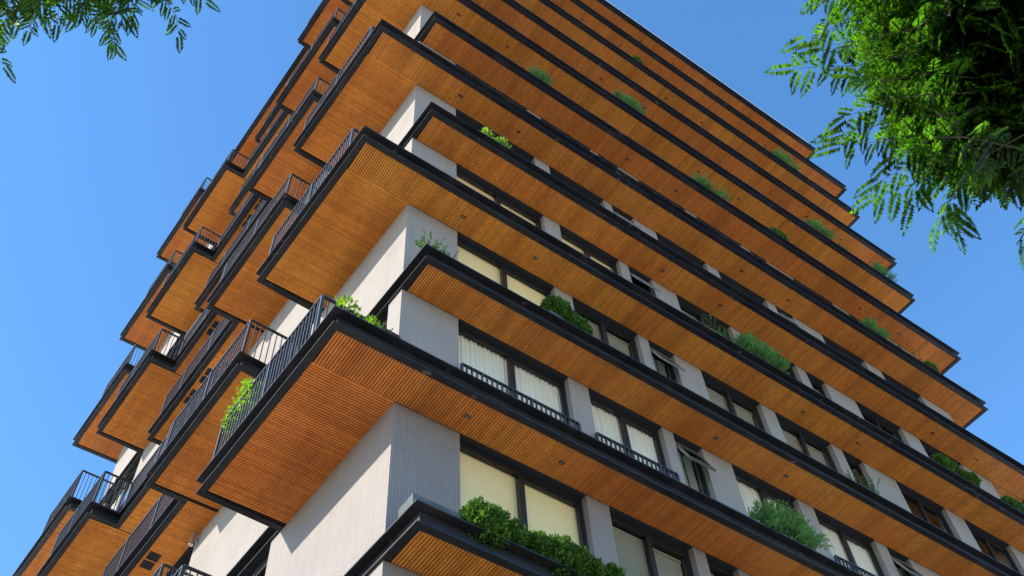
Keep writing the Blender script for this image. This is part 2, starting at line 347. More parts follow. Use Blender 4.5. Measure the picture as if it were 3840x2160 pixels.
# windows ---------------------------------------------------------------------
def curtain_mesh(x0, x1, y, z0, z1, pitch=0.115, amp=0.022):
    b = MB(); n = int((x1 - x0) / pitch * 6); vs = []
    for i in range(n + 1):
        x = x0 + (x1 - x0) * i / n; ph = (x - x0) / pitch * 2 * math.pi
        yy = y + amp * math.sin(ph) + 0.008 * math.sin(ph * 0.37 + 1)
        vs += [(x, yy, z0), (x, yy, z1)]
    b.add(vs, [(2 * i, 2 * i + 2, 2 * i + 3, 2 * i + 1) for i in range(n)]); return b
def window(x0, x1, style, mull=True, h=2.70, parent=None, loc=(0, 0, 0), rz=0, opening=None):
    """local x along wall, y into the room, z=0 at the head; h = full height"""
    o = empty_part("window", parent or tower, loc, rz); y0, y1 = 0.12, 0.20; b = MB()
    b.box(x0, x0 + 0.055, y0, y1, -h, -0.002); b.box(x1 - 0.055, x1, y0, y1, -h, -0.002)
    b.box(x0 + 0.055, x1 - 0.055, y0, y1, -0.115, -0.002); b.box(x0 + 0.055, x1 - 0.055, y0, y1, -h, -h + 0.08)
    c = (x0 + x1) / 2
    if mull:
        b.box(c - 0.046, c + 0.046, y0 + 0.002, y1 + 0.002, -h + 0.08, -0.115)
        b.box(c + 0.046, x1 - 0.055, y0 + 0.02, y1 - 0.003, -0.165, -0.115); b.box(c + 0.046, c + 0.08, y0 + 0.02, y1 - 0.003, -h + 0.08, -0.165)
        b.box(x1 - 0.095, x1 - 0.055, y0 + 0.02, y1 - 0.003, -h + 0.08, -0.165)
    else: b.box(x0 + 0.055, x1 - 0.055, y0 + 0.002, y1 + 0.002, -1.55, -1.49)
    b.build("window_frame", M['frame'], o)
    g = MB(); g.box(x0 + 0.07, x1 - 0.07, 0.158, 0.164, -h + 0.075, -0.11 if mull or not opening else -0.90)
    g.build("pane", M['glass'], o)
    if style in ('curtain',):
        curtain_mesh(x0 + 0.05, x1 - 0.05, 0.228, -h, -0.02, 0.10, 0.016).build("curtain", M['curtain'], o)
    elif style in ('cream', 'warm'):
        d = MB(); d.box(x0 + 0.03, x1 - 0.03, 0.225, 0.232, -h, -0.05); d.build("blind_or_reflection", M[style], o)  # cream sheet stands in for a reflection in the pane
    elif style == 'grey':
        d = MB(); d.box(x0 + 0.03, c - 0.02, 0.24, 0.247, -h, -0.12); d.box(c + 0.02, x1 - 0.14, 0.24, 0.247, -h, -0.24)
        d.box(c + 0.01, x1 - 0.12, 0.225, 0.275, -0.26, -0.20); d.build("blind_or_reflection", M['grey'], o)
    elif style == 'half':
        curtain_mesh(x0 + 0.05, x1 - 0.05, 0.235, -h, -0.02, 0.09, 0.016).build("curtain", M['grey'], o)
    if opening:
        L = 0.80; a = math.radians(opening); q = MB(); w0, w1 = x0 + 0.03, x1 - 0.03
        u = Vector((0, -math.sin(a), -math.cos(a))); nrm = Vector((0, -math.cos(a), math.sin(a)))
        P0 = Vector(((w0 + w1) / 2, 0.105, -0.10)); hx = Vector(((w1 - w0) / 2, 0, 0))
        q.obox(P0 + u * 0.03, hx, u * 0.03, nrm * 0.022, 0); q.obox(P0 + u * (L - 0.03), hx, u * 0.03, nrm * 0.022, 0)
        for sx in (-1, 1): q.obox(P0 + u * L / 2 + Vector((sx * ((w1 - w0) / 2 - 0.025), 0, 0)), Vector((0.025, 0, 0)), u * (L / 2 - 0.06), nrm * 0.022, 0)
        sash = q.build("sash", M['alu'] if opening > 14 else M['frame'], o)
        q = MB(); q.obox(P0 + u * L / 2, hx * 0.93, u * (L / 2 - 0.06), nrm * 0.003); q.build("sash_pane", M['tint'], sash)
    return o
WIN = [(1.19, 3.67), (4.15, 5.98), (6.27, 7.03), (7.83, 9.68), (10.15, 12.02), (12.40, 13.13), (14.31, 16.15), (16.89, 18.72)]
STY = {-2: ['grey'] * 8,
       -1: ['cream', 'grey', 'grey', 'cream', 'grey', 'dark', 'grey', 'dark'],
       0: ['curtain', 'curtain', 'grey', 'curtain', 'curtain', 'grey', 'grey', 'half'],
       1: ['cream', 'grey', 'grey', 'grey', 'grey', 'dark', 'dark', 'dark'],
       2: ['warm', 'warm', 'dark', 'grey', 'dark', 'grey', 'dark', 'dark'],
       3: ['dark', 'grey', 'dark', 'dark', 'dark', 'dark', 'dark', 'dark'],
       4: ['dark'] * 8}
OPEN = {(0, 2): 22, (1, 2): 22, (2, 2): 22, (3, 2): 20, (0, 5): 24, (3, 5): 22}
for s_ in range(-2, 5):
    for i, (x0, x1) in enumerate(WIN):
        window(x0 + 0.002, x1 - 0.002, STY[s_][i], i not in (2, 5), parent=tower, loc=(0, 0, ZL(s_ + 1) + 0.002), opening=OPEN.get((s_, i)))
b = MB()
for s_ in list(range(5, 10)):
    for x0, x1 in WIN:
        z = ZL(s_ + 1); c = (x0 + x1) / 2
        b.box(x0 + 0.002, x1 - 0.002, 0.12, 0.20, z - 0.115, z); b.box(x0 + 0.002, x0 + 0.077, 0.12, 0.20, z - 2.7, z - 0.115); b.box(x1 - 0.077, x1 - 0.002, 0.12, 0.20, z - 2.7, z - 0.115)
        if x1 - x0 > 1: b.box(c - 0.06, c + 0.06, 0.12, 0.20, z - 2.7, z - 0.115)
        b.box(x0 + 0.077, x1 - 0.077, 0.165, 0.17, z - 2.7, z - 0.115, 1)
o = b.build("upper_window", [M['frame'], M['tint']], tower); o["kind"] = "stuff"
# windows of the left side, local frame turned so that x runs along the wall towards the street corner
RZL = math.atan2(-math.cos(PHI), -math.sin(PHI))
def lwin(t0, t1, s_, style): window(-t1 + 0.002, -t0 - 0.002, style, t1 - t0 > 1.4, parent=tower, loc=(0, 0, ZL(s_ + 1) + 0.004), rz=RZL)
for s_ in range(-2, 8):
    if s_ % 2 == 0:
        W_ = [(0.42, 1.90), (1.90, 3.38), (7.60, 9.42), (9.42, 11.25), (11.75, 13.45), (13.45, 15.15)]
    else: W_ = [(3.66, 5.20), (5.20, 6.75), (7.15, 9.22), (9.22, 11.30), (15.0, 16.4), (16.4, 17.75)]
    if s_ > 4: W_ = W_[2:]
    for j, (a, c) in enumerate(W_): lwin(a, c, s_, ['dark', 'grey', 'curtain', 'dark', 'curtain', 'dark'][(j + s_) % 6])

# railings ---------------------------------------------------------------------
def railing(path, k, zt=1.48, posts=True, sp=0.112, zb=0.33, thick=1.0):
    b = MB(); z0, z1 = ZL(k) + zb, ZL(k) + zt
    for i in range(len(path) - 1):
        a, c = Vector((*path[i], 0)), Vector((*path[i + 1], 0)); L = (c - a).length; d = (c - a) / L
        b.bar(a + Vector((0, 0, z1)), c + Vector((0, 0, z1)), 0.05, 0.03)
        b.bar(a + Vector((0, 0, z0 + 0.08)), c + Vector((0, 0, z0 + 0.08)), 0.035, 0.02)
        n = max(1, round(L / sp))
        for j in range(n + 1):
            p = a + d * L * j / n; big = j in (0, n) or (posts and j % 14 == 0); r = 0.021 if big else 0.0085 * thick
            if j == n and i < len(path) - 2: continue
            b.obox((p.x, p.y, (z0 + z1) / 2), d * r, Vector((-d.y, d.x, 0)) * (r * 1.2), (0, 0, (z1 - z0) / 2 - 0.012))
    return b.build("balcony_railing", M['rail'], tower)
for k in range(-2, 10):
    if k % 2 == 0:
        railing([(-0.06, -0.12), TS(-0.10, 1.49), TS(3.08, 1.49)], k)
        railing([TS(6.83, 0.10), TS(6.83, 0.72), TS(11.63, 0.72), TS(11.63, 1.46), TS(14.35, 1.46)], k)
    else:
        railing([TS(3.15, 0.10), TS(3.15, 1.48), TS(6.45, 1.48)], k)
        railing([TS(6.9, 0.72), TS(11.2, 0.72)], k)
        railing([TS(15.15, 0.10), TS(15.15, 1.43), TS(17.4, 1.43)], k)
for x0, x1, k in ((1.22, 3.72, 0), (4.12, 6.02, 0), (10.17, 12.05, 0)):
    railing([(x0, -0.04), (x1, -0.04)], k, 1.76, sp=0.105, thick=1.5)
# soffit downlights, vents, wall lamp --------------------------------------------
def downlight_proto():
    b = MB(); b.box(-0.055, 0.055, -0.027, 0.027, -0.006, 0.02, 0)
    for dx in (-0.033, 0, 0.033):
        n = 8; r = 0.0085; b.add([(dx + r * math.cos(2 * math.pi * i / n), r * math.sin(2 * math.pi * i / n), -0.0075) for i in range(n)], [tuple(range(n))[::-1]], 1)
    return b.build("downlight", [M['frame'], M['led']], tower)
dl = downlight_proto(); first = True
for k in range(-1, 11):
    for x in ((1.10, 2.91, 10.75, 12.60) if k % 2 == 0 else (7.10, 9.02, 17.08, 18.97)):
        if first: dl.location = (x, -0.36, ZL(k) + 0.006); first = False
        else: copy_part(dl, tower, (x, -0.36, ZL(k) + 0.006))
def vent_proto():
    b = MB(); s = 0.125
    for x0, x1, y0, y1 in ((-s, s, -s, -s + 0.03), (-s, s, s - 0.03, s), (-s, -s + 0.03, -s + 0.03, s - 0.03), (s - 0.03, s, -s + 0.03, s - 0.03)): b.box(x0, x1, y0, y1, -0.008, 0.02, 0)
    b.box(-s + 0.03, s - 0.03, -s + 0.03, s - 0.03, -0.002, 0.02, 1)
    for i in range(7): b.box(-s + 0.04 + i * 0.026, -s + 0.05 + i * 0.026, -s + 0.032, s - 0.032, -0.006, -0.001, 0)
    return b.build("air_vent", [M['header'], M['frame']], tower)
vp = vent_proto(); first = True
for k in (1, 3, 4, 5, 6, 7):
    for t in ((8.60, 8.90, 9.45, 9.75) if k % 2 else (9.46, 9.77, 8.65, 8.96)):
        x, y = TS(t, 0.46)
        if k == 1 and t > 9: continue
        if first: vp.location = (x, y, ZL(k) + 0.006); first = False
        else: copy_part(vp, tower, (x, y, ZL(k) + 0.006))
wl = MB(); c = Vector((*TS(7.45, 0.12), 0)); zc = ZL(1) - 0.20
wl.tube([c + Vector((0, 0, zc - 0.17)), c + Vector((0, 0, zc + 0.17))], 0.05, 16); wl.bar(c + Vector((0, 0, zc)), c + Vector((0.12, 0, zc)), 0.05, 0.05)
wl.build("wall_lamp", M['alu'], tower)

# planters standing on the slab edges ------------------------------------------
def trough(x0, x1, k, top=0.57, label="", y0=-0.715, y1=-0.36):
    b = MB(); z0, z1 = ZL(k) + 0.327, ZL(k) + top; t = 0.02
    b.box(x0, x1, y0, y0 + t, z0, z1); b.box(x0, x1, y1 - t, y1, z0, z1); b.box(x0, x0 + t, y0 + t, y1 - t, z0, z1); b.box(x1 - t, x1, y0 + t, y1 - t, z0, z1)
    b.box(x0 + t, x1 - t, y0 + t, y1 - t, z0, z1 - 0.05, 1)
    o = b.build("planter_trough", [M['planter'], M['soil']], None, loc=((x0 + x1) / 2, (y0 + y1) / 2, z0)); return tag(o, label, "planter")
trough(-0.02, 5.2, -1, 0.57, "long grey-green planter trough on the lowest slab edge at the building corner")
trough(5.92, 9.6, 0, 0.56, "long blue-grey planter trough on the slab edge behind the large feathery bush")

# foliage helpers -----------------------------------------------------------------
def quads(P, D, Sd, ln, wd, mb=None):
    """leaf rhombs: base P, unit direction D, side Sd"""
    n = len(P); ln = ln[:, None]; wd = wd[:, None]; up = np.cross(D, Sd) * wd * 0.25
    V = np.stack([P, P + D * ln * 0.45 + Sd * wd * 0.5 + up, P + D * ln, P + D * ln * 0.45 - Sd * wd * 0.5 + up], 1).reshape(-1, 3)
    return V
def unit(a): return a / np.maximum(1e-9, np.linalg.norm(a, axis=-1, keepdims=True))
def cloud(name, V, m, parent, loc):
    me = bpy.data.meshes.new(name); V = V - np.array(loc); n = len(V) // 4
    me.vertices.add(len(V)); me.vertices.foreach_set("co", V.astype(np.float32).ravel())
    me.loops.add(n * 4); me.loops.foreach_set("vertex_index", np.arange(n * 4, dtype=np.int32))
    me.polygons.add(n); me.polygons.foreach_set("loop_start", np.arange(0, n * 4, 4, dtype=np.int32)); me.polygons.foreach_set("loop_total", np.full(n, 4, dtype=np.int32))
    me.materials.append(m); me.update(calc_edges=True); me.validate()
    o = bpy.data.objects.new(name, me); COL.objects.link(o); o.parent = parent; return o
def sph(n): return unit(nr.normal(size=(n, 3)))
def shrub(kind, x0, x1, k, h, label, y=-0.62, dens=1.0, base=0.45, over=0.0, group=None):
    """kind: hedge, feathery, sprig, ball"""
    if y < -0.55 and kind != 'ball' and h < 0.8: h *= 1.45 if kind == 'feathery' else (1.15 if kind == 'hedge' else 1.8); x0 += 0.12; x1 += 0.12
    z = ZL(k) + base; W_ = x1 - x0; cx = (x0 + x1) / 2
    nm = {'hedge': 'hedge_shrub', 'feathery': 'feathery_shrub', 'sprig': 'potted_sprig', 'ball': 'topiary_bush', 'lime': 'leafy_plant'}[kind]
    root = thing(nm, label, "plant" if kind in ('sprig', 'lime') else "shrub", (cx, y, z), group)
    vs = []; st = MB()
    if kind in ('hedge', 'ball', 'lime'):
        nb = max(1, int(W_ / 0.30)) if kind != 'ball' else 1
        for i in range(nb):
            bx = x0 + W_ * (i + 0.5) / nb + rnd.uniform(-0.06, 0.06); r = (h * rnd.uniform(0.42, 0.6)) if kind != 'ball' else h * 0.52
            rx = max(W_ / nb * 0.62, 0.12); n = int((4200 if kind != 'lime' else 170) * dens)
            d = sph(n); rad = nr.uniform(0.55, 1.0, n) ** 0.5
            rad *= 1 + 0.16 * np.sin(d[:, 0] * 7 + i) * np.sin(d[:, 2] * 6 + 2 * i)
            c = np.array([bx, y - over * 0.5, z + h * 0.5 - over * 0.5]); P = c + d * rad[:, None] * np.array([rx, min(0.22, h * 0.5) + over * 0.4, h * 0.5 + over * 0.5]) * (0.8 + 0.35 * math.sin(i * 2.3 + k) ** 2)
            D = unit(d + np.array([0, 0, 0.5]) + nr.normal(size=(n, 3)) * 0.45); Sd = unit(np.cross(D, sph(n)))
            lf = 0.06 if kind != 'lime' else 0.10
            vs.append(quads(P, D, Sd, nr.uniform(0.7, 1.2, n) * lf, nr.uniform(0.35, 0.5, n) * lf))
            for j in range(4):
                q = c + sph(1)[0] * np.array([rx, 0.2, h * 0.4]) * 0.6; st.tube([(bx, y, z - 0.02), tuple((c + q) / 2), tuple(q)], [0.012, 0.007, 0.004], 5)
    if kind == 'feathery':
        nb = max(30, int(W_ * 210 * dens * min(1.2, h)))
        for i in range(nb):
            u = rnd.random(); bx = x0 + W_ * (0.04 + 0.92 * u); env = max(0.35, math.sin(math.pi * (0.10 + 0.80 * u)) ** 0.7) * (0.86 + 0.22 * math.sin(u * 17 + k))
            v = rnd.random() ** 0.7; a_ = rnd.uniform(-1, 1); hh = h * env * v
            p = np.array([bx + rnd.uniform(-0.05, 0.05), y + a_ * 0.20 * (1.1 - 0.5 * v) - over * 0.45 * (1 - v) * rnd.random(), z + hh * 0.80 - over * 0.5 * rnd.random() * (1 - v)])
            dr = np.array([rnd.uniform(-0.9, 0.9), a_ * 0.7 - 0.25 - over * 0.5, rnd.uniform(0.2, 1.2)]); dr /= np.linalg.norm(dr); L = rnd.uniform(0.12, 0.26); pts = [p.copy()]
            for j in range(4):
                dr = dr + np.array([0, 0, -0.13]); dr /= np.linalg.norm(dr); p = p + dr * L / 4; pts.append(p.copy())
            pts = np.array(pts)
            if i % 5 == 0: st.tube([(bx, y, z), tuple((np.array([bx, y, z]) + pts[0]) / 2 + np.array([0.01, 0, 0.02])), tuple(pts[0]), tuple(pts[-1])], [0.006, 0.005, 0.003, 0.001], 4)
            n = 46; tt = nr.uniform(0.1, 4, n); i0 = np.minimum(tt.astype(int), 3); P = pts[i0] + (pts[i0 + 1] - pts[i0]) * (tt - i0)[:, None]
            ax = unit(pts[i0 + 1] - pts[i0]); D = unit(ax * 0.9 + sph(n) * 0.8); P = P + sph(n) * 0.010; Sd = unit(np.cross(D, sph(n)))
            vs.append(quads(P, D, Sd, nr.uniform(0.035, 0.065, n), nr.uniform(0.008, 0.013, n)))
    if kind == 'sprig':
        nb = max(2, int(W_ * 14 * dens))
        for i in range(nb):
            bx = x0 + W_ * rnd.random(); L = h * rnd.uniform(0.5, 1.1); dr = np.array([rnd.uniform(-0.4, 0.4), rnd.uniform(-0.4, 0.3), 1.0]); dr /= np.linalg.norm(dr)
            p = np.array([bx, y, z]); e = p + dr * L; st.tube([tuple(p), tuple(p + dr * L * 0.5 + np.array([0.01, 0, 0])), tuple(e)], [0.005, 0.004, 0.002], 4)
            n = 46; tt = nr.uniform(0.1, 1, n); P = p + (e - p) * tt[:, None]; D = unit(dr * 0.6 + sph(n)); Sd = unit(np.cross(D, sph(n)))
            vs.append(quads(P, D, Sd, nr.uniform(0.03, 0.055, n), nr.uniform(0.012, 0.022, n)))
    m = {'hedge': M['mock'], 'ball': M['mock'], 'feathery': M['feather'], 'sprig': M['mock'], 'lime': M['lime']}[kind]
    loc = (cx, y, z); f = cloud("foliage", np.concatenate(vs), m, root, loc); s2 = st.build("stems", M['bark'], root, loc=None)
    s2.location = (-cx, -y, -z)
    if not (k == -1 and x0 < 5) and not (k == 0 and 5.9 < x0 < 9.6) and kind != 'lime':
        t = MB(); t.box(x0 + 0.02, x1 - 0.02, y - 0.09, y + 0.13, ZL(k) + 0.327, z + 0.04); q = t.build("plant_trough", M['planter'], root); q.location = (-cx, -y, -z)
    return root
shrub('hedge', 0.74, 3.36, -1, 0.33, "long dense glossy green hedge filling the planter on the lowest slab edge", base=0.52, over=0.26, y=-0.54, dens=1.1)
shrub('sprig', 0.12, 0.34, -1, 0.16, "tiny green sprig poking out of the corner planter left of the long hedge", base=0.52, y=-0.5)
shrub('feathery', 7.1, 8.55, 0, 0.95, "big soft green feathery bush spilling from the blue-grey trough on a lower ledge", base=0.5, over=0.5, y=-0.62, dens=1.8)
shrub('sprig', -0.10, 0.12, 1, 0.31, "upright little green shrub on the slab corner in front of the grey pier", y=-0.62, dens=7)
shrub('sprig', 0.24, 0.58, 1, 0.24, "low sprig with yellowing leaves on the ledge right of the corner shrub", y=-0.66, dens=3)
shrub('ball', 2.80, 3.32, 1, 0.54, "round clipped dark green topiary ball at the end of a cream window", y=-0.60, dens=1.6, base=0.70)
shrub('hedge', 3.10, 3.62, 1, 0.45, "low leafy dark green bush just right of the clipped topiary ball", y=-0.60, dens=1.3)
shrub('sprig', 10.75, 11.70, 1, 0.36, "loose green seedlings on a ledge beside the narrow window low on the right", dens=1.3, y=-0.66)
shrub('sprig', 7.30, 8.25, 2, 0.42, "sparse wispy green shoots on the ledge left of the largest feathery bush", dens=1.3, y=-0.66)
shrub('feathery', 8.5, 9.95, 2, 1.0, "largest bright feathery bush spilling over a middle ledge", over=0.35, y=-0.64, dens=2.2)
shrub('hedge', 15.30, 16.88, 2, 0.42, "low row of fresh green leaves on a ledge near the right edge of the building", y=-0.66)
shrub('hedge', 18.10, 19.90, 2, 0.45, "green bush on the ledge at the extreme right edge of the picture", y=-0.62, dens=0.7)
shrub('lime', 1.34, 1.68, 3, 0.34, "left of two small sunlit yellow-green bushes on the same dark ledge", y=-0.62, dens=1.6)
shrub('lime', 1.76, 2.12, 3, 0.34, "right of two small sunlit yellow-green bushes on the same dark ledge", y=-0.62, dens=1.6)
shrub('sprig', 1.29, 1.78, 5, 0.20, "thin line of yellow sunlit sprigs high up near the wall corner", y=-0.68)
shrub('sprig', 2.28, 2.90, 5, 0.30, "small green tufts on the high ledge between yellow sprigs and a round bush", y=-0.66, dens=1.4)
shrub('feathery', 3.14, 3.86, 5, 0.62, "rounded blue-green feathery bush on a high ledge above the corner", y=-0.64, dens=1.5)
shrub('feathery', 9.43, 10.30, 5, 0.55, "grey-green feathery clump on the upper middle ledge, left one of a pair", y=-0.66, dens=1.3)
shrub('feathery', 10.36, 10.85, 5, 0.42, "grey-green feathery clump on the upper middle ledge, right one of a pair", y=-0.66, dens=1.3)
shrub('sprig', 11.42, 12.45, 5, 0.26, "sparse dry stems along the upper middle ledge", y=-0.68, dens=0.7)
shrub('hedge', 12.74, 13.45, 5, 0.34, "small bright green trailing bush right of the sparse dry stems", y=-0.66, dens=0.6)
shrub('feathery', 6.85, 8.00, 6, 0.72, "long green feathery mound on a dark ledge high in the middle", y=-0.66, dens=1.3)
shrub('sprig', 8.38, 8.60, 6, 0.34, "single pale dry tuft right of the long feathery mound", y=-0.66, dens=2)
shrub('sprig', 3.05, 3.98, 7, 0.36, "line of dark green tufts on the ledge at the top of the picture", y=-0.66, dens=1.7)
shrub('hedge', 8.83, 9.20, 8, 0.36, "small green tuft on a ledge just below the top storeys", y=-0.66, dens=0.5)
shrub('sprig', 15.85, 16.3, 8, 0.36, "dry pinkish stems left of the spiky bush near the top right corner", y=-0.66)
shrub('feathery', 16.4, 17.8, 8, 1.55, "spiky upright green bush near the stepped top right corner of the tower", y=-0.66, dens=0.9)
shrub('sprig', 18.92, 19.5, 8, 0.26, "tiny tuft near the right end of the second timber soffit from the top", y=-0.66)
shrub('feathery', 15.67, 16.80, 6, 0.75, "hanging blue-green feathery bush on the right part of a high ledge", y=-0.66, over=0.3, dens=1.1)
shrub('sprig', 17.05, 18.00, 6, 0.34, "trailing green creepers right of the hanging blue-green bush", y=-0.66, dens=1.2)
shrub('feathery', 19.05, 20.10, 6, 0.70, "feathery green bush against the sky at the right end of a ledge", y=-0.66, dens=1.0)
shrub('feathery', 15.55, 16.65, 4, 0.66, "arching grey-green feathery bush on a ledge right of centre", y=-0.66, dens=1.1)
shrub('sprig', 16.7, 18.35, 4, 0.34, "low broken line of green tufts trailing to the right along the ledge", y=-0.66, dens=0.9)
shrub('hedge', 18.4, 18.9, 4, 0.36, "rounded small green bush at the end of the broken line of tufts", y=-0.66, dens=0.5)
shrub('sprig', 10.55, 10.85, 10, 0.55, "small dark twig rising above the roof edge against the sky", y=-0.60, base=0.5)
# plants of the corner terrace
shrub('lime', -1.38, -1.0, 0, 0.80, "bright leafy green plant behind the corner terrace railing", y=-0.50, dens=0.8)
shrub('lime', -0.92, -0.68, 0, 0.50, "broad-leaved light green plant on the terrace beside the grey pier", y=-0.50, dens=1.2)
shrub('sprig', -0.58, -0.46, 0, 0.50, "thin bluish twig on the terrace next to the tiled pier", y=-0.48, dens=4)
iv = thing("climbing_vine", "lime green climbing vine hanging on the terrace railing at the left", "vine", (*TS(2.5, 1.40), ZL(0) + 0.33))
n = 1300; tt = nr.uniform(1.98, 2.96, n); P = np.stack([nr.normal(size=n) * 0.06, tt, nr.uniform(0.0, 1, n)], 1)
top = 1.52 + 0.62 * np.clip(1 - np.abs(tt - 2.5) / 0.52, 0, 1); zz = ZL(0) + 1.12 + (top - 1.12) * P[:, 2] ** 0.7
Pw = np.stack([tt * math.sin(PHI) - (1.40 + P[:, 0]) * math.cos(PHI), tt, zz], 1); D = unit(sph(n) + np.array([-0.5, 0, 0.1])); Sd = unit(np.cross(D, sph(n)))
cloud("foliage", quads(Pw, D, Sd, nr.uniform(0.05, 0.085, n), nr.uniform(0.035, 0.06, n)), M['lime'], iv, tuple(iv.location))
sm = MB()
for j in range(7): sm.tube([TS(2.05 + j * 0.14, 1.42) + (ZL(0) + 0.33,), TS(2.1 + j * 0.13, 1.40) + (ZL(0) + 1.0,), TS(2.1 + j * 0.13, 1.42) + (ZL(0) + 1.5,)], [0.012, 0.009, 0.004], 5)
sm = sm.build("stems", M['bark'], iv); sm.location = -iv.location

# ------------------------------------------------------------------ street trees
def at(px, py, d):
    r = (RX * ((px - 1920) / FPX) + RD * ((py - 1080) / FPX) + RF).normalized(); return CAM + r * d
def frond(p, d, nrm, L, n=12, lw=1.05):
    """one pinnate leaf, drooping; returns leaflet corners"""
    p = np.array(p, float); d = np.array(d, float); d /= np.linalg.norm(d); out_P, out_D, out_S, out_L = [], [], [], []
    side = np.cross(d, nrm); side /= max(1e-6, np.linalg.norm(side)); st = L / n; curl = nr.uniform(0.01, 0.06)
    for i in range(n + 1):
        f = i / n; d = d + np.array([0, 0, -curl]); d /= np.linalg.norm(d); p = p + d * st
        if i < 1: continue
        ll = 0.25 * L * (math.sin(math.pi * (0.22 + 0.66 * f)) ** 0.7) * lw
        nn = np.cross(side, d)
        for sg in (-1, 1):
            D = d * 0.42 + side * sg + nn * nr.uniform(-0.25, 0.15); out_P.append(p + side * sg * 0.002); out_D.append(D); out_S.append(np.cross(nn, D)); out_L.append(ll * nr.uniform(0.85, 1.1))
    out_P.append(p); out_D.append(d); out_S.append(side); out_L.append(0.22 * L)
    return np.array(out_P), unit(np.array(out_D)), unit(np.array(out_S)), np.array(out_L)
class Crown:
    def __init__(s): s.P = []; s.D = []; s.S = []; s.L = []; s.tw = MB()
    def f(s, p, d, nrm, L, n=11):
        a = frond(p, d, nrm, L, n); s.P.append(a[0]); s.D.append(a[1]); s.S.append(a[2]); s.L.append(a[3])
    def spray(s, pts, Lf=0.19, gap=0.045, bare=0.0):
        pts = [Vector(q) for q in pts]; n = len(pts); s.tw.tube(pts, [0.0045 - 0.0035 * i / (n - 1) for i in range(n)], 5)
        tot = sum((pts[i + 1] - pts[i]).length for i in range(n - 1)); g = tot * bare; sg = 1
        while g < tot:
            q = g; i = 0
            while i < n - 2 and q > (pts[i + 1] - pts[i]).length: q -= (pts[i + 1] - pts[i]).length; i += 1
            e = pts[i + 1] - pts[i]; d = e.normalized(); p = pts[i] + d * min(q, e.length); sd = d.cross(Vector((0, 0, 1))).normalized()
            dr = d * 0.55 + sd * sg * nr.uniform(0.5, 1.0) + Vector((0, 0, nr.uniform(-0.50, 0.10)))
            nm = np.array([0, 0, 1.0]) + nr.normal(size=3) * 0.22
            s.f(p, dr, nm, Lf * nr.uniform(0.75, 1.15) * (1 - 0.25 * g / tot), 13); sg = -sg; g += gap * nr.uniform(0.6, 1.4)
        s.f(pts[-1], pts[-1] - pts[-2], np.array([0, 0.2, 1.0]), Lf * 0.9)
    def clump(s, c, r, n, Lf=0.19, dn=2.0):
        c = np.array(c); n = int(n * dn)
        for i in range(n):
            v = sph(1)[0]; p = c + v * r * nr.uniform(0.0, 1.0) ** 0.45; dr = v * 0.7 + sph(1)[0] * 0.7 + np.array([0, 0, -0.35])
            s.f(p, dr, np.array([0, 0, 1.0]) + nr.normal(size=3) * 0.6, Lf * nr.uniform(0.7, 1.2), 10)
        for i in range(max(1, n // 12)):
            v = sph(1)[0]; q = sph(1)[0] * 0.5; e = c + v * r * 0.9; s.tw.tube([tuple(c + q * r * 0.3), tuple(c + v * r * 0.5 + q * r * 0.15), tuple(e)], [0.014, 0.008, 0.002], 5)
    def build(s, parent, m, loc, wd=0.44):
        P, D, Sd, L = map(np.concatenate, (s.P, s.D, s.S, s.L))
        cloud("crown", quads(P, D, Sd, L, L * wd + 0.001), m, parent, loc)
        t = s.tw.build("twigs", M['bark'], parent); t.location = [-q for q in loc]
def trunk(parent, base, pts, rad, limbs):
    b = MB(); b.tube([base] + pts, rad, 14)
    t = b.build("trunk", M['bark'], parent, smooth=True); t.location = [-q for q in base]
    b = MB()
    for l, r in limbs: b.tube(l, r, 9)
    t = b.build("limb", M['bark'], parent, smooth=True); t.location = [-q for q in base]
rb = (2.6, -12.4, 0.12)
rt = thing("street_tree", "dark leafy street tree overhanging at the right, dense crown with bright backlit leaves", "tree", rb)
c = Crown()
for pts in ([(3420, 240, 6.6), (3200, 290, 6.5), (2975, 300, 6.4)], [(3330, 90, 6.7), (3150, 130, 6.6), (3015, 185, 6.5)], [(3300, 10, 6.8), (3150, 20, 6.7), (3060, 50, 6.6)],
            [(3420, 150, 6.4), (3250, 190, 6.3), (3080, 215, 6.2)], [(3450, 400, 6.2), (3280, 420, 6.2), (3165, 480, 6.2)], [(3560, 470, 6.4), (3330, 500, 6.3), (3160, 540, 6.3)],
            [(3540, 520, 6.2), (3320, 570, 6.1), (3150, 590, 6.1)], [(3640, 600, 6.3), (3440, 640, 6.2), (3290, 715, 6.1)], [(3640, 690, 6.4), (3440, 720, 6.3), (3270, 780, 6.2)],
            [(3660, 640, 6.2), (3560, 760, 6.1), (3500, 880, 6.0)], [(3620, 720, 6.4), (3540, 800, 6.3), (3560, 890, 6.2)], [(3520, 640, 6.3), (3420, 730, 6.2), (3400, 790, 6.2)],
            [(3900, 560, 6.6), (3830, 640, 6.5), (3775, 720, 6.4)], [(3900, 700, 6.8), (3850, 800, 6.7), (3820, 930, 6.6)], [(3900, 780, 6.8), (3860, 860, 6.7), (3825, 960, 6.6)],
            [(3450, 320, 6.3), (3300, 350, 6.2), (3210, 330, 6.2)], [(3600, 560, 6.0), (3480, 560, 6.0), (3350, 630, 6.0)], [(3300, -60, 6.6), (3200, -20, 6.6), (3120, -10, 6.6)]):
    pts = [(q[0] + 22, q[1] - 45, q[2]) for q in pts]
    c.spray([at(pts[0][0] + rnd.uniform(130, 300), pts[0][1] + rnd.uniform(-170, 60), pts[0][2] + 0.5)] + [at(*q) for q in pts], bare=0.36)
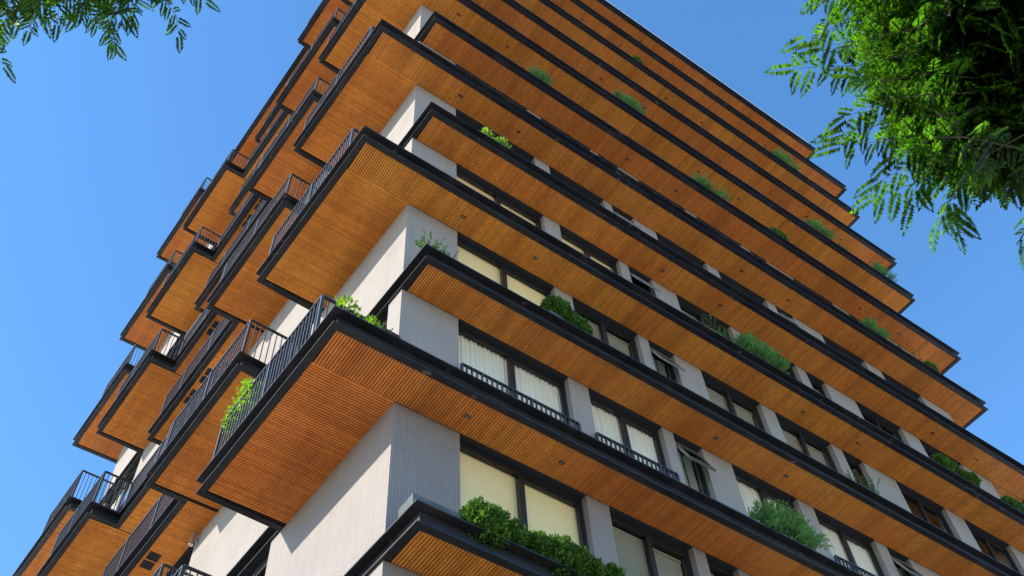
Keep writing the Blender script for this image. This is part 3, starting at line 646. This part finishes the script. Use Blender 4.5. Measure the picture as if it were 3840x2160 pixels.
for px, py, d, r, n in ((3400, 40, 6.9, 0.28, 60), (3340, 220, 7.0, 0.24, 40), (3500, 220, 7.0, 0.38, 150), (3440, 400, 6.8, 0.26, 45), (3560, 470, 6.9, 0.30, 90), (3620, 560, 6.8, 0.22, 40),
                        (3700, 120, 7.2, 0.62, 420), (3760, 380, 7.2, 0.55, 380), (3740, 510, 7.0, 0.28, 110), (3560, 90, 7.6, 0.55, 260), (3620, 330, 7.8, 0.55, 260),
                        (3850, 250, 8.2, 0.9, 480), (3620, 430, 7.1, 0.30, 110), (3740, 480, 7.0, 0.30, 110), (3560, 300, 7.1, 0.30, 90), (3500, -60, 7.4, 0.5, 120), (3620, 20, 7.0, 0.35, 120), (3860, 440, 7.4, 0.36, 160), (4050, 0, 8.0, 1.2, 600), (4150, 400, 8.0, 0.8, 260), (3650, -300, 8.6, 1.3, 420), (4200, -500, 9, 1.8, 420)):
    c.clump(at(px + 35, py - 45, d), r, n, 0.19, 3.6 if px >= 3560 else 1.3)
c.build(rt, M['leaf'], rb)
J = Vector((1.4, -11.2, 5.6))
trunk(rt, rb, [(2.4, -12.2, 2.0), (2.0, -11.8, 3.9), tuple(J)], [0.24, 0.19, 0.16, 0.13],
      [([J, at(4300, 300, 8.0), at(3900, 200, 7.6), at(3600, 150, 7.2), at(3380, 200, 6.8)], [0.11, 0.075, 0.05, 0.025, 0.008]),
       ([J, at(4300, 600, 7.6), at(3900, 480, 7.2), at(3650, 520, 6.8), at(3500, 560, 6.4)], [0.09, 0.06, 0.035, 0.018, 0.006]),
       ([J, at(4400, -300, 9), at(3900, -500, 9.2), at(3500, -600, 9.4)], [0.10, 0.07, 0.04, 0.012]),
       ([at(4300, 600, 7.6), at(4050, 640, 7.2), at(3900, 740, 6.9)], [0.05, 0.03, 0.01])])
lb = (-10.2, -7.2, 0.12)
lt = thing("street_tree", "shaded street tree at the top left corner, small drooping pinnate sprays against the sky", "tree", lb)
c = Crown()
for pts in ([(60, -80, 8.0), (30, 30, 7.9), (12, 160, 7.8)], [(170, -80, 8), (140, 20, 7.9), (110, 130, 7.8)], [(250, -60, 8), (225, 20, 7.9), (215, 105, 7.9)], [(240, 0, 8), (300, 40, 7.9), (345, 90, 7.9), (425, 185, 7.9)],
            [(380, -60, 8), (430, 20, 7.9), (420, 110, 7.8), (425, 170, 7.8)], [(470, -60, 8), (500, 0, 7.9), (490, 80, 7.9)], [(590, -50, 8.2), (615, 20, 8.1), (660, 80, 8.0), (670, 150, 8.0)],
            [(640, -60, 8.3), (720, -10, 8.2), (765, 20, 8.2)], [(-60, 180, 7.6), (-25, 220, 7.6), (10, 262, 7.6)], [(300, -60, 7.9), (330, 20, 7.8), (290, 80, 7.8)]):
    c.spray([at(q[0], q[1] - 22, q[2]) for q in pts], 0.125, 0.036)
for px, py, d, r, n in ((150, -10, 8.3, 0.26, 60), (60, -60, 8.3, 0.3, 60), (300, -60, 8.3, 0.2, 35), (440, -30, 8.2, 0.22, 40), (200, -260, 8.8, 0.5, 120), (500, -260, 8.8, 0.4, 90), (-150, -100, 8.6, 0.5, 100), (0, 90, 8.0, 0.12, 12), (430, 90, 8.0, 0.12, 16)):
    c.clump(at(px, py - 45, d), r, n, 0.13, 1.7)
c.build(lt, M['leafdark'], lb, 0.52)
J = Vector((-8.8, -7.6, 6.6))
trunk(lt, lb, [(-9.9, -7.3, 2.6), (-9.4, -7.4, 4.8), tuple(J)], [0.2, 0.16, 0.13, 0.10],
      [([J, at(-300, -300, 9), at(0, -220, 8.8), at(300, -180, 8.5), at(600, -120, 8.3)], [0.08, 0.05, 0.03, 0.016, 0.006]), ([J, at(-400, 0, 8.6), at(-150, -40, 8.3), at(60, -90, 8.0)], [0.06, 0.04, 0.02, 0.006]), ([at(-400, 0, 8.6), at(-200, 90, 8.0), at(-58, 160, 7.6)], [0.03, 0.012, 0.004])])

# ------------------------------------------------------------------ ground, street (below the view, lights the soffits)
b = MB(); b.box(-900, 900, -900, 900, -0.5, -0.01); struct(b.build("ground", M['earth']))
b = MB(); b.box(-7.2, 60, -7.2, -0.004, -0.008, 0.12); b.box(-7.2, -0.9, -0.004, 60, -0.008, 0.12); struct(b.build("pavement", M['pave']))
b = MB(); b.box(-60, 60, -15.2, -7.35, -0.008, -0.004); b.box(-15.0, -7.35, -7.35, 60, -0.008, -0.004); struct(b.build("street", M['asphalt']))
b = MB(); b.box(-7.35, 60, -7.35, -7.2, -0.008, 0.125); b.box(-7.35, -7.2, -7.2, 60, -0.008, 0.125); struct(b.build("kerb", M['kerb']))
b = MB(); [b.box(x, x + 2, -11.35, -11.23, -0.004, 0.0) for x in range(-40, 50, 4)]; struct(b.build("road_marking", M['paint']))
b = MB(); b.box(-60, 60, -20, -15.2, -0.008, 0.12); struct(b.build("pavement", M['pave']))
